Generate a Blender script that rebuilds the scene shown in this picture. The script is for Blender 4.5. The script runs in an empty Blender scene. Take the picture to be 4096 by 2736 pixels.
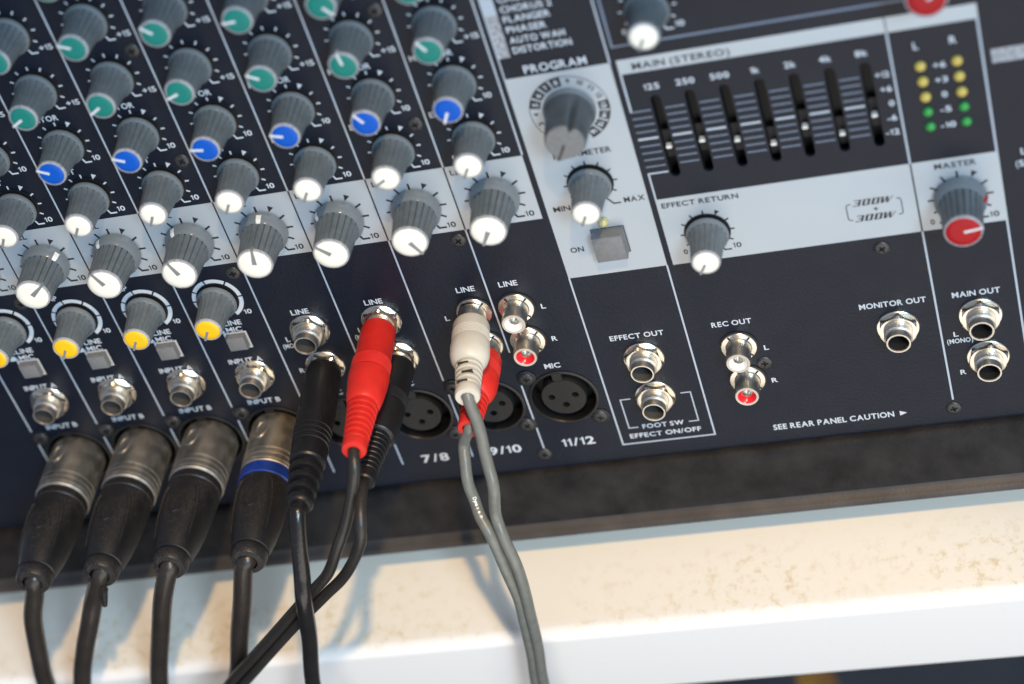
import bpy, bmesh, math, random
from mathutils import Vector, Matrix, Euler
from mathutils.geometry import delaunay_2d_cdt
random.seed(7)
S = bpy.context.scene
COL = S.collection
MM = 0.001
R = math.radians
# ---------------------------------------------------------------- place: the mixer's front panel leans back on a ledge
TILT = R(18)                       # panel leaned back from vertical
LEDGE_UP = -142.66                 # ledge top below the panel origin (mm)
LEDGE_Z = 0.75                     # height of the ledge above the floor (m)
ts, tc = math.sin(TILT), math.cos(TILT)
# panel frame (x right, y up the panel, z out of it) -> world
PANEL = Matrix.Translation((0, 0, LEDGE_Z - LEDGE_UP*MM)) @ Matrix(((1,0,0,0),(0,ts,-tc,0),(0,tc,ts,0),(0,0,0,1)))

# ---------------------------------------------------------------- camera (solved from the photograph)
cam = bpy.data.cameras.new('camera'); cam_o = bpy.data.objects.new('camera', cam); COL.objects.link(cam_o)
CR = Matrix(((0.95887239,-0.26146227,-0.11045918),(-0.12259413,-0.73249642,0.66964145),(-0.25599692,-0.62855905,-0.73442433)))
CT = Vector((-196.68440988,-14.15985725,749.39172722))
c2p = (CR.transposed() @ Matrix(((1,0,0),(0,-1,0),(0,0,-1)))).to_4x4()
CAM_P = -(CR.transposed() @ CT)
c2p.translation = CAM_P*MM
cam_o.matrix_world = PANEL @ c2p
F_PX = 8457.787; W_PX, H_PX = 4096, 2736
cam.sensor_width = 36.0; cam.lens = F_PX/W_PX*36.0
cam.clip_start = 0.02; cam.clip_end = 60
cam.dof.use_dof = True; cam.dof.focus_distance = 0.720; cam.dof.aperture_fstop = 5.3
cam.dof.aperture_blades = 9
S.camera = cam_o
S.render.resolution_x, S.render.resolution_y = 1024, 684

# ---------------------------------------------------------------- light
world = bpy.data.worlds.new('World'); S.world = world; world.use_nodes = True
bg = world.node_tree.nodes['Background']; bg.inputs['Color'].default_value = (0.47,0.60,0.88,1); bg.inputs['Strength'].default_value = 0.46
def area(name, loc, target, size, power, color, size_y=None):
    l = bpy.data.lights.new(name, 'AREA'); l.energy = power; l.color = color; l.size = size
    if size_y: l.shape = 'RECTANGLE'; l.size_y = size_y
    o = bpy.data.objects.new(name, l); COL.objects.link(o)
    o.location = loc; o.rotation_euler = (Vector(target)-Vector(loc)).to_track_quat('-Z','Y').to_euler()
    return o
def PW(x, y, z=0): return PANEL @ Vector((x*MM, y*MM, z*MM))
ORI = PW(200, -40)
# cool daylight window, high on the right
area('window_light', ORI+Vector((1.15,-1.40,1.75)), ORI, 0.50, 50, (0.58,0.80,1.0), 0.65)
# pale light of the open room in front of the table
area('room_light', ORI+Vector((0.64,-1.45,-0.15)), ORI+Vector((0.48,0,-0.15)), 2.3, 22, (1.0,0.92,0.81), 1.36)
# warm lamp hanging above the ledge
lp = bpy.data.lights.new('desk_lamp_light','SPOT'); lp.energy = 32; lp.color = (1.0,0.65,0.29)
lp.shadow_soft_size = 0.017; lp.spot_size = R(55); lp.spot_blend = 0.42
lo = bpy.data.objects.new('desk_lamp_light', lp); COL.objects.link(lo)
def OUT(x, out, up): return Vector((x*MM, -out*MM, LEDGE_Z + (up-LEDGE_UP)*MM))   # x, out from the panel, up
lo.location = OUT(480, 245, 900)
lo.rotation_euler = (OUT(110,420,-140)-lo.location).to_track_quat('-Z','Y').to_euler()
S.view_settings.view_transform = 'Standard'; S.view_settings.look = 'None'
S.view_settings.exposure = 0; S.view_settings.gamma = 1
S.cycles.use_denoising = True
S.cycles.max_bounces = 8

# ---------------------------------------------------------------- materials
def mat(name, color, rough=0.5, metal=0.0, spec=0.5, noise=None, bump=None, rnoise=None, sss=0.0, coat=0.0):
    """noise=(scale, amount): grain in the colour; bump=(scale, strength); rnoise=(scale, amount)"""
    m = bpy.data.materials.new(name); m.use_nodes = True
    nt = m.node_tree; b = nt.nodes['Principled BSDF']
    b.inputs['Base Color'].default_value = (*color, 1); b.inputs['Roughness'].default_value = rough
    b.inputs['Metallic'].default_value = metal; b.inputs['Specular IOR Level'].default_value = spec
    if sss:
        b.inputs['Subsurface Weight'].default_value = sss; b.inputs['Subsurface Radius'].default_value = (1,1,0.8); b.inputs['Subsurface Scale'].default_value = 0.003
    if coat: b.inputs['Coat Weight'].default_value = coat
    tcn = nt.nodes.new('ShaderNodeTexCoord')
    def nz(scale, detail=4):
        n = nt.nodes.new('ShaderNodeTexNoise'); n.inputs['Scale'].default_value = scale; n.inputs['Detail'].default_value = detail
        nt.links.new(tcn.outputs['Object'], n.inputs['Vector']); return n
    def remap(n, lo, hi, a=0.3, c=0.7):
        r = nt.nodes.new('ShaderNodeMapRange'); r.inputs['From Min'].default_value = a; r.inputs['From Max'].default_value = c
        r.inputs['To Min'].default_value = lo; r.inputs['To Max'].default_value = hi
        nt.links.new(n.outputs['Fac'], r.inputs['Value']); return r
    if noise:
        n = nz(noise[0]); r = remap(n, 1-noise[1], 1+noise[1])
        mx = nt.nodes.new('ShaderNodeMix'); mx.data_type = 'RGBA'; mx.blend_type = 'MULTIPLY'; mx.inputs['Factor'].default_value = 1
        mx.inputs['A'].default_value = (*color,1)
        nt.links.new(r.outputs['Result'], mx.inputs['B']); nt.links.new(mx.outputs['Result'], b.inputs['Base Color'])
    if rnoise:
        n = nz(rnoise[0]); r = remap(n, rough-rnoise[1], rough+rnoise[1]); nt.links.new(r.outputs['Result'], b.inputs['Roughness'])
    if bump:
        n = nz(bump[0], 3); bp = nt.nodes.new('ShaderNodeBump'); bp.inputs['Strength'].default_value = bump[1]; bp.inputs['Distance'].default_value = 0.0004
        nt.links.new(n.outputs['Fac'], bp.inputs['Height']); nt.links.new(bp.outputs['Normal'], b.inputs['Normal'])
    return m
M = {}

M['silver'] = mat('silver_print', (0.40,0.445,0.48), 0.42, metal=0.25, rnoise=(40,0.04))
M['white_print'] = mat('white_print', (0.52,0.57,0.62), 0.5)
M['line_print'] = mat('line_print', (0.40,0.45,0.51), 0.5)
M['scale_print'] = mat('scale_print', (0.15,0.19,0.26), 0.5)
M['dim_print'] = mat('grey_print', (0.30,0.31,0.33), 0.5, noise=(900,0.5))
M['dark_print'] = mat('dark_print', (0.012,0.012,0.018), 0.45)
M['knob'] = mat('grey_knob_plastic', (0.122,0.144,0.156), 0.42, rnoise=(300,0.06), noise=(400,0.12))
M['selector'] = mat('dark_grey_knob', (0.070,0.083,0.092), 0.4, noise=(300,0.15))
M['rim'] = mat('pale_knob_rim', (0.36,0.36,0.37), 0.4, noise=(900,0.25))
M['skirt'] = mat('knob_skirt_plastic', (0.17,0.195,0.21), 0.24)
M['cap_white'] = mat('white_cap', (0.88,0.85,0.72), 0.38, sss=0.0)
M['cap_blue'] = mat('blue_cap', (0.001,0.085,0.46), 0.42, spec=0.22)
M['cap_teal'] = mat('teal_cap', (0.011,0.19,0.155), 0.45, spec=0.25)
M['cap_yellow'] = mat('yellow_cap', (0.90,0.50,0.003), 0.38)
M['cap_red'] = mat('red_cap', (0.36,0.007,0.011), 0.42, spec=0.22)
M['pointer'] = mat('pointer_grey', (0.20,0.205,0.21), 0.4)
M['pointer_pale'] = mat('pointer_pale', (0.62,0.64,0.66), 0.4)
M['mark'] = mat('white_mark', (0.78,0.77,0.72), 0.4)
M['rca_rim'] = mat('beige_rim', (0.52,0.45,0.37), 0.35)
M['chrome'] = mat('nickel_plate', (0.82,0.76,0.65), 0.26, metal=1, rnoise=(400,0.02), noise=(200,0.04))
M['chrome_dull'] = mat('dull_nickel', (0.70,0.66,0.59), 0.36, metal=1, rnoise=(400,0.03), noise=(300,0.05))
M['hole'] = mat('dark_socket', (0.03,0.028,0.026), 0.35)
M['hole_grey'] = mat('grey_socket', (0.075,0.072,0.066), 0.4)
M['black'] = mat('black_plastic', (0.006,0.006,0.007), 0.38, noise=(300,0.3))
M['black_matte'] = mat('matte_black_plastic', (0.016,0.016,0.017), 0.6, noise=(200,0.3), bump=(900,0.15))
M['face'] = mat('socket_face', (0.007,0.007,0.007), 0.55, noise=(400,0.25), bump=(1200,0.2))
M['rim_case'] = mat('case_rim_plastic', (0.0150,0.0138,0.0134), 0.62, spec=0.18, noise=(95,0.5), bump=(700,0.45), rnoise=(60,0.1))
M['rim_bead'] = mat('lit_rim_edge', (0.040,0.034,0.030), 0.5, noise=(60,0.35), bump=(900,0.2))  # same plastic as the rim, lamp light on the bead painted as paler brown
M['btn'] = mat('grey_button', (0.165,0.168,0.17), 0.55, bump=(1500,0.15), noise=(700,0.1))
M['btn_rim'] = mat('button_rim', (0.46,0.46,0.44), 0.4)
M['led_y'] = mat('yellow_led', (0.55,0.41,0.085), 0.3)
M['led_g'] = mat('green_led', (0.03,0.29,0.055), 0.3)
M['led_off'] = mat('pale_yellow_led', (0.46,0.43,0.20), 0.12, spec=0.8)
M['slot'] = mat('slot_black', (0.002,0.002,0.003), 0.6, noise=(400,0.6))
M['xlr'] = mat('dark_nickel_shell', (0.40,0.375,0.335), 0.54, metal=1, rnoise=(260,0.10), noise=(220,0.22))
M['xlr_pale'] = mat('pale_nickel_shell', (0.52,0.475,0.40), 0.52, metal=1, rnoise=(260,0.10), noise=(220,0.18))
M['blue_ring'] = mat('blue_ring', (0.008,0.035,0.25), 0.4, noise=(300,0.2))
def dusty(name, base, dust, rough, amount, scale=2200):
    m = mat(name, base, rough, bump=(900,0.2)); nt = m.node_tree; b = nt.nodes['Principled BSDF']
    t = nt.nodes.new('ShaderNodeTexCoord'); n1 = nt.nodes.new('ShaderNodeTexNoise'); n1.inputs['Scale'].default_value = scale; n1.inputs['Detail'].default_value = 6; n1.inputs['Roughness'].default_value = 0.75
    n2 = nt.nodes.new('ShaderNodeTexNoise'); n2.inputs['Scale'].default_value = 90; n2.inputs['Detail'].default_value = 3
    for n in (n1,n2): nt.links.new(t.outputs['Object'], n.inputs['Vector'])
    r1 = nt.nodes.new('ShaderNodeMapRange'); r1.inputs['From Min'].default_value = 0.50; r1.inputs['From Max'].default_value = 0.72
    r2 = nt.nodes.new('ShaderNodeMapRange'); r2.inputs['From Min'].default_value = 0.35; r2.inputs['From Max'].default_value = 0.65
    nt.links.new(n1.outputs['Fac'], r1.inputs['Value']); nt.links.new(n2.outputs['Fac'], r2.inputs['Value'])
    mu = nt.nodes.new('ShaderNodeMath'); mu.operation = 'MULTIPLY'; nt.links.new(r1.outputs['Result'], mu.inputs[0]); nt.links.new(r2.outputs['Result'], mu.inputs[1])
    m2 = nt.nodes.new('ShaderNodeMath'); m2.operation = 'MULTIPLY'; m2.inputs[1].default_value = amount; nt.links.new(mu.outputs[0], m2.inputs[0])
    mx = nt.nodes.new('ShaderNodeMix'); mx.data_type = 'RGBA'; mx.inputs['A'].default_value = (*base,1); mx.inputs['B'].default_value = (*dust,1)
    nt.links.new(m2.outputs[0], mx.inputs['Factor']); nt.links.new(mx.outputs['Result'], b.inputs['Base Color'])
    return m
M['panel'] = dusty('black_panel_paint', (0.0045,0.0075,0.0160), (0.12,0.12,0.125), 0.40, 0.16, 2600)
M['panel'].node_tree.nodes['Principled BSDF'].inputs['Specular IOR Level'].default_value = 0.26
M['boot'] = dusty('dusty_black_boot', (0.009,0.009,0.010), (0.18,0.145,0.11), 0.45, 0.65, 1900)
M['cord'] = dusty('black_cord_rubber', (0.021,0.017,0.014), (0.17,0.14,0.11), 0.33, 0.45)
M['cord_black'] = dusty('smooth_black_cord', (0.010,0.009,0.009), (0.15,0.13,0.11), 0.25, 0.25)
M['cord_matte'] = dusty('dark_flat_cord', (0.018,0.016,0.014), (0.15,0.13,0.11), 0.40, 0.35)
M['cord_grey'] = mat('grey_cord', (0.15,0.157,0.14), 0.36, noise=(300,0.12))
M['plug_black'] = mat('black_plug_plastic', (0.009,0.009,0.010), 0.40, bump=(1400,0.2))
M['plug_red'] = mat('red_plug_plastic', (0.62,0.020,0.012), 0.45, noise=(300,0.08), bump=(1200,0.12))
M['plug_white'] = mat('white_plug_plastic', (0.61,0.57,0.48), 0.42, noise=(150,0.07), bump=(1000,0.1))
M['ins_white'] = mat('white_insert', (0.82,0.80,0.78), 0.25)
M['ins_red'] = mat('red_insert', (0.70,0.015,0.03), 0.22)
M['screw'] = mat('black_screw', (0.020,0.020,0.021), 0.38, spec=0.6, noise=(900,0.4))
# ledge: white board, stained on its top
def ledge_mat():
    m = mat('white_painted_board', (0.80,0.79,0.77), 0.42); nt = m.node_tree; b = nt.nodes['Principled BSDF']
    g = nt.nodes.new('ShaderNodeTexCoord')
    def nz(scale, detail, rough=0.6, off=0):
        mp = nt.nodes.new('ShaderNodeMapping'); mp.inputs['Location'].default_value = (off,off*0.7,0); nt.links.new(g.outputs['Object'], mp.inputs['Vector'])
        n = nt.nodes.new('ShaderNodeTexNoise'); n.inputs['Scale'].default_value = scale; n.inputs['Detail'].default_value = detail; n.inputs['Roughness'].default_value = rough
        nt.links.new(mp.outputs['Vector'], n.inputs['Vector']); return n
    def rng(n, a, c, lo=0., hi=1.):
        r = nt.nodes.new('ShaderNodeMapRange'); r.inputs['From Min'].default_value = a; r.inputs['From Max'].default_value = c
        r.inputs['To Min'].default_value = lo; r.inputs['To Max'].default_value = hi; nt.links.new(n.outputs[0], r.inputs['Value']); return r
    def mul(a, c):
        x = nt.nodes.new('ShaderNodeMath'); x.operation = 'MULTIPLY'; nt.links.new(a.outputs[0], x.inputs[0])
        if isinstance(c, float): x.inputs[1].default_value = c
        else: nt.links.new(c.outputs[0], x.inputs[1])
        return x
    patch = rng(nz(17,2,0.5,3.1), 0.38,0.58); fine = rng(nz(210,8,0.78), 0.51,0.63); st = mul(patch, fine)
    sp = nt.nodes.new('ShaderNodeSeparateXYZ'); nt.links.new(g.outputs['Object'], sp.inputs['Vector'])
    class O:                                                        # stains lie on the top near its front edge
        outputs = [sp.outputs['Y']]
    band = rng(O, -0.050,-0.068); end = rng(O, -0.0862,-0.0825); st = mul(mul(st, band), end)
    faint = mul(rng(nz(340,6,0.7,1.3), 0.58,0.72), 0.12)
    mx = nt.nodes.new('ShaderNodeMix'); mx.data_type = 'RGBA'; mx.inputs['B'].default_value = (0.50,0.36,0.12,1)
    grime = nt.nodes.new('ShaderNodeMix'); grime.data_type = 'RGBA'; grime.inputs['A'].default_value = (0.80,0.79,0.77,1); grime.inputs['B'].default_value = (0.77,0.715,0.61,1)
    nt.links.new(rng(O, -0.0868,-0.080).outputs[0], grime.inputs['Factor']); nt.links.new(grime.outputs['Result'], mx.inputs['A'])
    nt.links.new(mul(st, 0.62).outputs[0], mx.inputs['Factor'])
    m3 = nt.nodes.new('ShaderNodeMix'); m3.data_type = 'RGBA'; m3.inputs['B'].default_value = (0.45,0.40,0.33,1)
    nt.links.new(mul(faint, band).outputs[0], m3.inputs['Factor']); nt.links.new(mx.outputs['Result'], m3.inputs['A'])
    nt.links.new(m3.outputs['Result'], b.inputs['Base Color'])
    return m
M['ledge'] = ledge_mat()
M['floor'] = mat('dark_floor', (0.040,0.040,0.044), 0.6, noise=(6,0.3))
M['wood'] = mat('orange_wood', (0.34,0.16,0.03), 0.5, noise=(40,0.2))
M['cloth'] = mat('pink_cloth', (0.16,0.075,0.095), 0.9, noise=(30,0.3))

# ---------------------------------------------------------------- mesh helpers (geometry in millimetres)
class G:
    def __init__(s): s.v = []; s.f = []; s.mi = []
    def add(s, vs, fs, mi=0):
        o = len(s.v); s.v += [tuple(v) for v in vs]; s.f += [tuple(i+o for i in f) for f in fs]; s.mi += [mi]*len(fs); return s
    def box(s, x0, x1, y0, y1, z0, z1, mi=0):
        v = [(x,y,z) for z in (z0,z1) for y in (y0,y1) for x in (x0,x1)]
        return s.add(v, [(0,2,3,1),(4,5,7,6),(0,1,5,4),(2,6,7,3),(0,4,6,2),(1,3,7,5)], mi)
    def rect(s, x0, x1, y0, y1, z, mi=0): return s.add([(x0,y0,z),(x1,y0,z),(x1,y1,z),(x0,y1,z)], [(0,1,2,3)], mi)
    def line(s, pts, w, z, closed=False, mi=0):
        """flat mitred stroke"""
        P = [Vector(p) for p in pts]; n = len(P); L = []; Rr = []
        for i in range(n):
            a = P[i]-P[i-1] if (i > 0 or closed) else None
            b = P[(i+1)%n]-P[i] if (i < n-1 or closed) else None
            a = (a or b).normalized(); b = (b or a).normalized()
            na, nb = Vector((-a.y,a.x)), Vector((-b.y,b.x)); m = (na+nb).normalized(); k = w/2/max(0.3, m.dot(na))
            L.append(P[i]+m*k); Rr.append(P[i]-m*k)
        for i in range(n if closed else n-1):
            j = (i+1)%n
            s.add([(*Rr[i],z),(*Rr[j],z),(*L[j],z),(*L[i],z)], [(0,1,2,3)], mi)
        return s
    def disc(s, cx, cy, r, z, n=24, mi=0): return s.add([(cx+r*math.cos(2*math.pi*i/n), cy+r*math.sin(2*math.pi*i/n), z) for i in range(n)], [tuple(range(n))], mi)
    def arc(s, cx, cy, r0, r1, a0, a1, z, mi=0, step=6):
        """annular sector, degrees clockwise from up"""
        n = max(1, int(abs(a1-a0)/step))
        for i in range(n):
            a, b = R(a0+(a1-a0)*i/n), R(a0+(a1-a0)*(i+1)/n)
            q = [(cx+r*math.sin(t), cy+r*math.cos(t), z) for t, r in ((a,r0),(b,r0),(b,r1),(a,r1))]
            s.add(q, [(3,2,1,0)], mi)
        return s
    def lathe(s, prof, n=32, rad=None, mi=0, cx=0, cy=0, cap0=False, cap1=False, mis=None):
        """prof: [(r,z)] ; rad(theta, r, z) -> r"""
        V = []
        for r, z in prof:
            for i in range(n):
                t = 2*math.pi*i/n; q = rad(t, r, z) if rad else r
                V.append((cx+q*math.cos(t), cy+q*math.sin(t), z))
        o = len(s.v); s.v += V
        for k in range(len(prof)-1):
            for i in range(n):
                j = (i+1)%n; s.f.append((o+k*n+i, o+k*n+j, o+(k+1)*n+j, o+(k+1)*n+i)); s.mi.append(mis[k] if mis else mi)
        if cap0: s.f.append(tuple(o+i for i in reversed(range(n)))); s.mi.append(mis[0] if mis else mi)
        if cap1: s.f.append(tuple(o+(len(prof)-1)*n+i for i in range(n))); s.mi.append(mis[-1] if mis else mi)
        return s
    def tube(s, pts, rad, n=12, mi=0, cap=True, prof=None):
        P = [Vector(p) for p in pts]; fr = None; rings = []
        for i in range(len(P)):
            d = (P[min(i+1,len(P)-1)]-P[max(i-1,0)]).normalized()
            if fr is None: u = d.orthogonal().normalized()
            else: u = (fr - d*fr.dot(d)).normalized()
            fr = u; w = d.cross(u); r = rad(i/(len(P)-1)) if callable(rad) else rad
            rings.append([P[i]+(u*math.cos(2*math.pi*k/n)+w*math.sin(2*math.pi*k/n))*r for k in range(n)])
        o = len(s.v)
        for q in rings: s.v += [tuple(v) for v in q]
        for i in range(len(P)-1):
            for k in range(n):
                j = (k+1)%n; s.f.append((o+i*n+k, o+i*n+j, o+(i+1)*n+j, o+(i+1)*n+k)); s.mi.append(mi)
        if cap:
            s.f.append(tuple(o+k for k in reversed(range(n)))); s.mi.append(mi)
            s.f.append(tuple(o+(len(P)-1)*n+k for k in range(n))); s.mi.append(mi)
        return s
    def plate(s, outer, holes, z, depth=None, mi=0, wall_mi=None):
        """flat face with holes (CDT), optional walls going down from each hole"""
        V = list(outer); F = [list(range(len(outer)))]
        for h in holes: F.append(list(range(len(V), len(V)+len(h)))); V += list(h)
        v, e, f, *_ = delaunay_2d_cdt([Vector(p) for p in V], [], F, 5, 1e-5)
        s.add([(p.x,p.y,z) for p in v], f, mi)
        if depth:
            for h in holes:
                n = len(h); vs = [(*p,z) for p in h]+[(*p,z-depth) for p in h]
                s.add(vs, [(i,(i+1)%n,n+(i+1)%n,n+i) for i in range(n)], mi if wall_mi is None else wall_mi)
        return s
    def mesh(s, name, mats, smooth=None):
        me = bpy.data.meshes.new(name); me.from_pydata([(x*MM,y*MM,z*MM) for x,y,z in s.v], [], s.f); 
        for m in (mats if isinstance(mats,(list,tuple)) else [mats]): me.materials.append(m)
        me.polygons.foreach_set('material_index', s.mi)
        bm = bmesh.new(); bm.from_mesh(me); bmesh.ops.remove_doubles(bm, verts=bm.verts, dist=1e-7)
        if smooth is not None: bmesh.ops.recalc_face_normals(bm, faces=bm.faces)
        bm.to_mesh(me); bm.free()
        if smooth is not None:
            me.polygons.foreach_set('use_smooth', [True]*len(me.polygons)); me.set_sharp_from_angle(angle=R(smooth))
        me.update(); return me
def obj(name, me, parent=None, loc=(0,0,0), rz=0):
    o = bpy.data.objects.new(name, me); COL.objects.link(o)
    if parent: o.parent = parent
    o.location = Vector(loc)*MM; o.rotation_euler = (0,0,rz)
    return o
def thing(name, label, cat, loc=(0,0,0), group=None):
    o = bpy.data.objects.new(name, None); COL.objects.link(o); o.empty_display_size = 0.01
    o.matrix_world = PANEL @ Matrix.Translation(Vector(loc)*MM)
    o['label'] = label; o['category'] = cat
    if group: o['group'] = group
    return o
def structure(name, me, matrix=None):
    o = bpy.data.objects.new(name, me); COL.objects.link(o); o['kind'] = 'structure'
    if matrix is not None: o.matrix_world = matrix
    return o
def circle(cx, cy, r, n=28): return [(cx+r*math.cos(2*math.pi*i/n), cy+r*math.sin(2*math.pi*i/n)) for i in range(n)]
def spline(pts, n=10):
    P = [Vector(p) for p in pts]; P = [P[0]*2-P[1]]+P+[P[-1]*2-P[-2]]; out = []
    for i in range(1, len(P)-2):
        for k in range(n):
            t = k/n; a,b,c,d = P[i-1],P[i],P[i+1],P[i+2]
            out.append(0.5*((2*b)+(-a+c)*t+(2*a-5*b+4*c-d)*t*t+(-a+3*b-3*c+d)*t**3))
    out.append(P[-2])
    ph = random.uniform(0,6)
    return [p+Vector((math.sin(i*0.31+ph),math.sin(i*0.23+2*ph),0))*0.12 for i, p in enumerate(out)] if n == 10 else out

# lettering: outlines of the built-in font laid flat on the panel, fitted to a width and a capital height
_fc = {}
def glyph(ch):
    if ch not in _fc:
        if ch == '1':                                               # straight one with a small flag
            v = [(0.14,0),(0.25,0),(0.25,0.70),(0.17,0.70),(0.14,0.61),(0.02,0.56),(0.02,0.48),(0.14,0.51)]; f = [(0,1,2,3,4,7),(4,5,6,7)]
        else:
            c = bpy.data.curves.new('lettering','FONT'); c.body = ch; c.resolution_u = 3; c.offset = 0.022
            o = bpy.data.objects.new('lettering', c); COL.objects.link(o)
            me = o.to_mesh(); v = [tuple(q.co[:2]) for q in me.vertices]; f = [tuple(p.vertices) for p in me.polygons]
            o.to_mesh_clear(); bpy.data.objects.remove(o); bpy.data.curves.remove(c)
        a = min(q[0] for q in v); _fc[ch] = ([(q[0]-a,q[1]) for q in v], f, max(q[0] for q in v)-a)
    return _fc[ch]
def glyphs(s):
    V, F, x = [], [], 0.0
    for ch in s:
        if ch == ' ': x += 0.30; continue
        v, f, w = glyph(ch); k = len(V); wide = 1.0 if ch in '1I/()+-' else 1.12
        V += [(x+q[0]*wide, q[1]) for q in v]; F += [tuple(i+k for i in p) for p in f]; x += w*wide+0.105
    return V, F
CAPH = max(v[1] for v in glyphs('H')[0])
def text(g, s, x0, x1, y, h, z, rot=0, shear=0, mi=0):
    v, f = glyphs(s); a = min(q[0] for q in v); b = max(q[0] for q in v)
    sx = (x1-x0)/(b-a); sy = h/CAPH; cr, sr = math.cos(rot), math.sin(rot); V = []
    for q in v:
        px, py = (q[0]-a)*sx, q[1]*sy; px += py*shear
        V.append((x0+px*cr-py*sr, y+px*sr+py*cr, z))
    g.add(V, f, mi)

# ================================================================ THE MIXER
mixer = thing('audio_mixer', 'black audio mixer with rows of grey knobs and metal jack sockets on a white ledge', 'audio mixer')
COLX = [13.45+27*k for k in range(8)]
X_L, X_R, Y_B, Y_T = -60, 420, -113.5, 200
SLOTX = [262.5, 273.3, 284.2, 295.1, 305.8, 316.7, 327.5]
XLRX = [c+0.1 for c in COLX]; XLRY = -79.8
def stadium(cx, y0, y1, w, n=8):
    r = w/2; p = [(cx+r*math.cos(math.pi*i/n), y1-r+r*math.sin(math.pi*i/n)) for i in range(n+1)]
    return p+[(cx+r*math.cos(math.pi+math.pi*i/n), y0+r+r*math.sin(math.pi+math.pi*i/n)) for i in range(n+1)]
g = G()
g.plate([(X_L,Y_B),(X_R,Y_B),(X_R,Y_T),(X_L,Y_T)], [stadium(x,9.2,41.4,3.3) for x in SLOTX]+[circle(x,XLRY,11.6) for x in XLRX], 0, 1.5)
g.add([(X_L,Y_B,0),(X_R,Y_B,0),(X_R,Y_B,-1.6),(X_L,Y_B,-1.6)], [(0,3,2,1)])
faceplate = obj('faceplate', g.mesh('faceplate', M['panel']), mixer)
# silver printed areas
def silver(name, rects, z=0.05):
    q = G()
    for r_ in rects: q.rect(*r_, z)
    return obj(name, q.mesh(name, M['silver']), faceplate)
silver('silver_level_band', [(-60,215.6,0,26.2)])
silver('silver_program_block', [(217.7,251.6,-26.6,55.7)])
silver('silver_heading_strip', [(253.6,362.6,50.7,56.1)])
silver('silver_return_block', [(253.6,362.6,-26.8,0.9)])
WZ, DZ = 0.06, 0.12
wp, dp, dim = G(), G(), G()                    # white print, dark print, dim print
wl, ws_ = G(), G()                             # white ruled lines, fainter scale lines
# channel dividers: white on black, dark across the silver band
for k in range(9):
    x = 27*k if k < 8 else 215.75
    if k < 8:
        dp.rect(x-0.27, x+0.27, 0, 26.2, DZ)
        wl.rect(x-0.30, x+0.30, 26.2, 150, WZ)
        wl.rect(x-0.30, x+0.30, -65.2 if k < 7 else -56, 0, WZ)
        wl.rect(x-0.30, x+0.30, -89 if k > 4 else -84, -72, WZ)
        wl.rect(x-0.30, x+0.30, -103.5, -93, WZ)
    else:
        wl.rect(x-0.3, x+0.3, 26.4, 150, WZ)
wl.rect(217.6,218.2,-105.8,-26.6,WZ); wl.rect(251.2,251.8,-105.8,-26.6,WZ); wl.rect(217.6,251.8,-106.4,-105.8,WZ)
wl.rect(217.7,218.2,55.7,150,WZ); wl.rect(251.3,251.9,55.7,150,WZ)
ws_.line([(253.6,150),(253.6,61.2),(344,61.2)],0.8,WZ)
wl.line([(253.9,50.7),(253.9,36.1)],0.7,WZ); wl.line([(253.9,0.9),(253.9,11.6),(260.4,11.6)],0.6,WZ)
wl.rect(335.2,335.85,0.9,50.7,WZ); dp.rect(335.25,335.8,-26.8,0.9,DZ); dp.rect(335.4,335.8,50.7,56.1,DZ); wl.rect(335.2,335.85,-102.5,-26.8,WZ)
wl.rect(361.9,362.6,0.9,50.7,WZ); wl.rect(361.9,362.6,-113,-26.8,WZ)
# equalizer scale lines, broken at the slots
for i, y in enumerate([36.1,33.45,30.8,28.1,25.35,22.5,19.8,17.1,14.35]):
    edges = [253.7]+[q for x in SLOTX for q in (x-2.3, x+2.3)]
    w = 0.85 if i == 4 else 0.5
    for a, b in zip(edges[0::2], edges[1::2]): (wl if i == 4 else ws_).rect(a if a > 254 else 253.7, b, y-w/2, y+w/2, WZ)
# dials
def ticks(g, cx, cy, r0, r1, w, which, z):
    for n in which:
        a = R((n-5)*30); s_, c_ = math.sin(a), math.cos(a)
        g.line([(cx+r0*s_,cy+r0*c_),(cx+r1*s_,cy+r1*c_)], w, z)
def dial(g, cx, cy, big, z, tri=True, ends=('0','10'), endtext=True):
    r1 = 10.35 if big else 8.95; r0 = 8.0 if big else 7.3; w = 0.72 if big else 0.55
    ticks(g, cx, cy, r0, r1, w, [1,2,3,4,5,7,8,9]+([] if tri else [6]), z)
    if tri:
        a = R(30); s_, c_ = math.sin(a), math.cos(a); t = Vector((c_,-s_)); d = Vector((s_,c_)); C = Vector((cx,cy))
        k = 1.05 if big else 0.85
        q = [C+d*(r1+0.5)-t*k, C+d*(r1+0.5)+t*k, C+d*(r1-1.9*k)]
        g.add([(*p,z) for p in q], [(0,2,1)])
    hk = [(4.0,-7.0),(5.3,-9.4),(7.8,-9.4)] if big else [(3.3,-6.3),(4.2,-8.35),(6.5,-8.35)]
    g.line([(cx+a,cy+b) for a,b in hk], w, z); g.line([(cx-a,cy+b) for a,b in hk], w, z)
    if endtext:
        if big: text(g,ends[1],cx+8.1,cx+11.1,cy-9.7,2.15,z); text(g,ends[0],cx-10.6,cx-9.2,cy-9.7,2.15,z)
        else: text(g,ends[1],cx+7.1,cx+9.9,cy-8.0,2.0,z); text(g,ends[0],cx-9.4,cx-8.0,cy-8.0,2.0,z)
ROWS = dict(level=11.55, effect=36.4, monitor=58.2, eq=(80.4,102.2,124.1))
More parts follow.
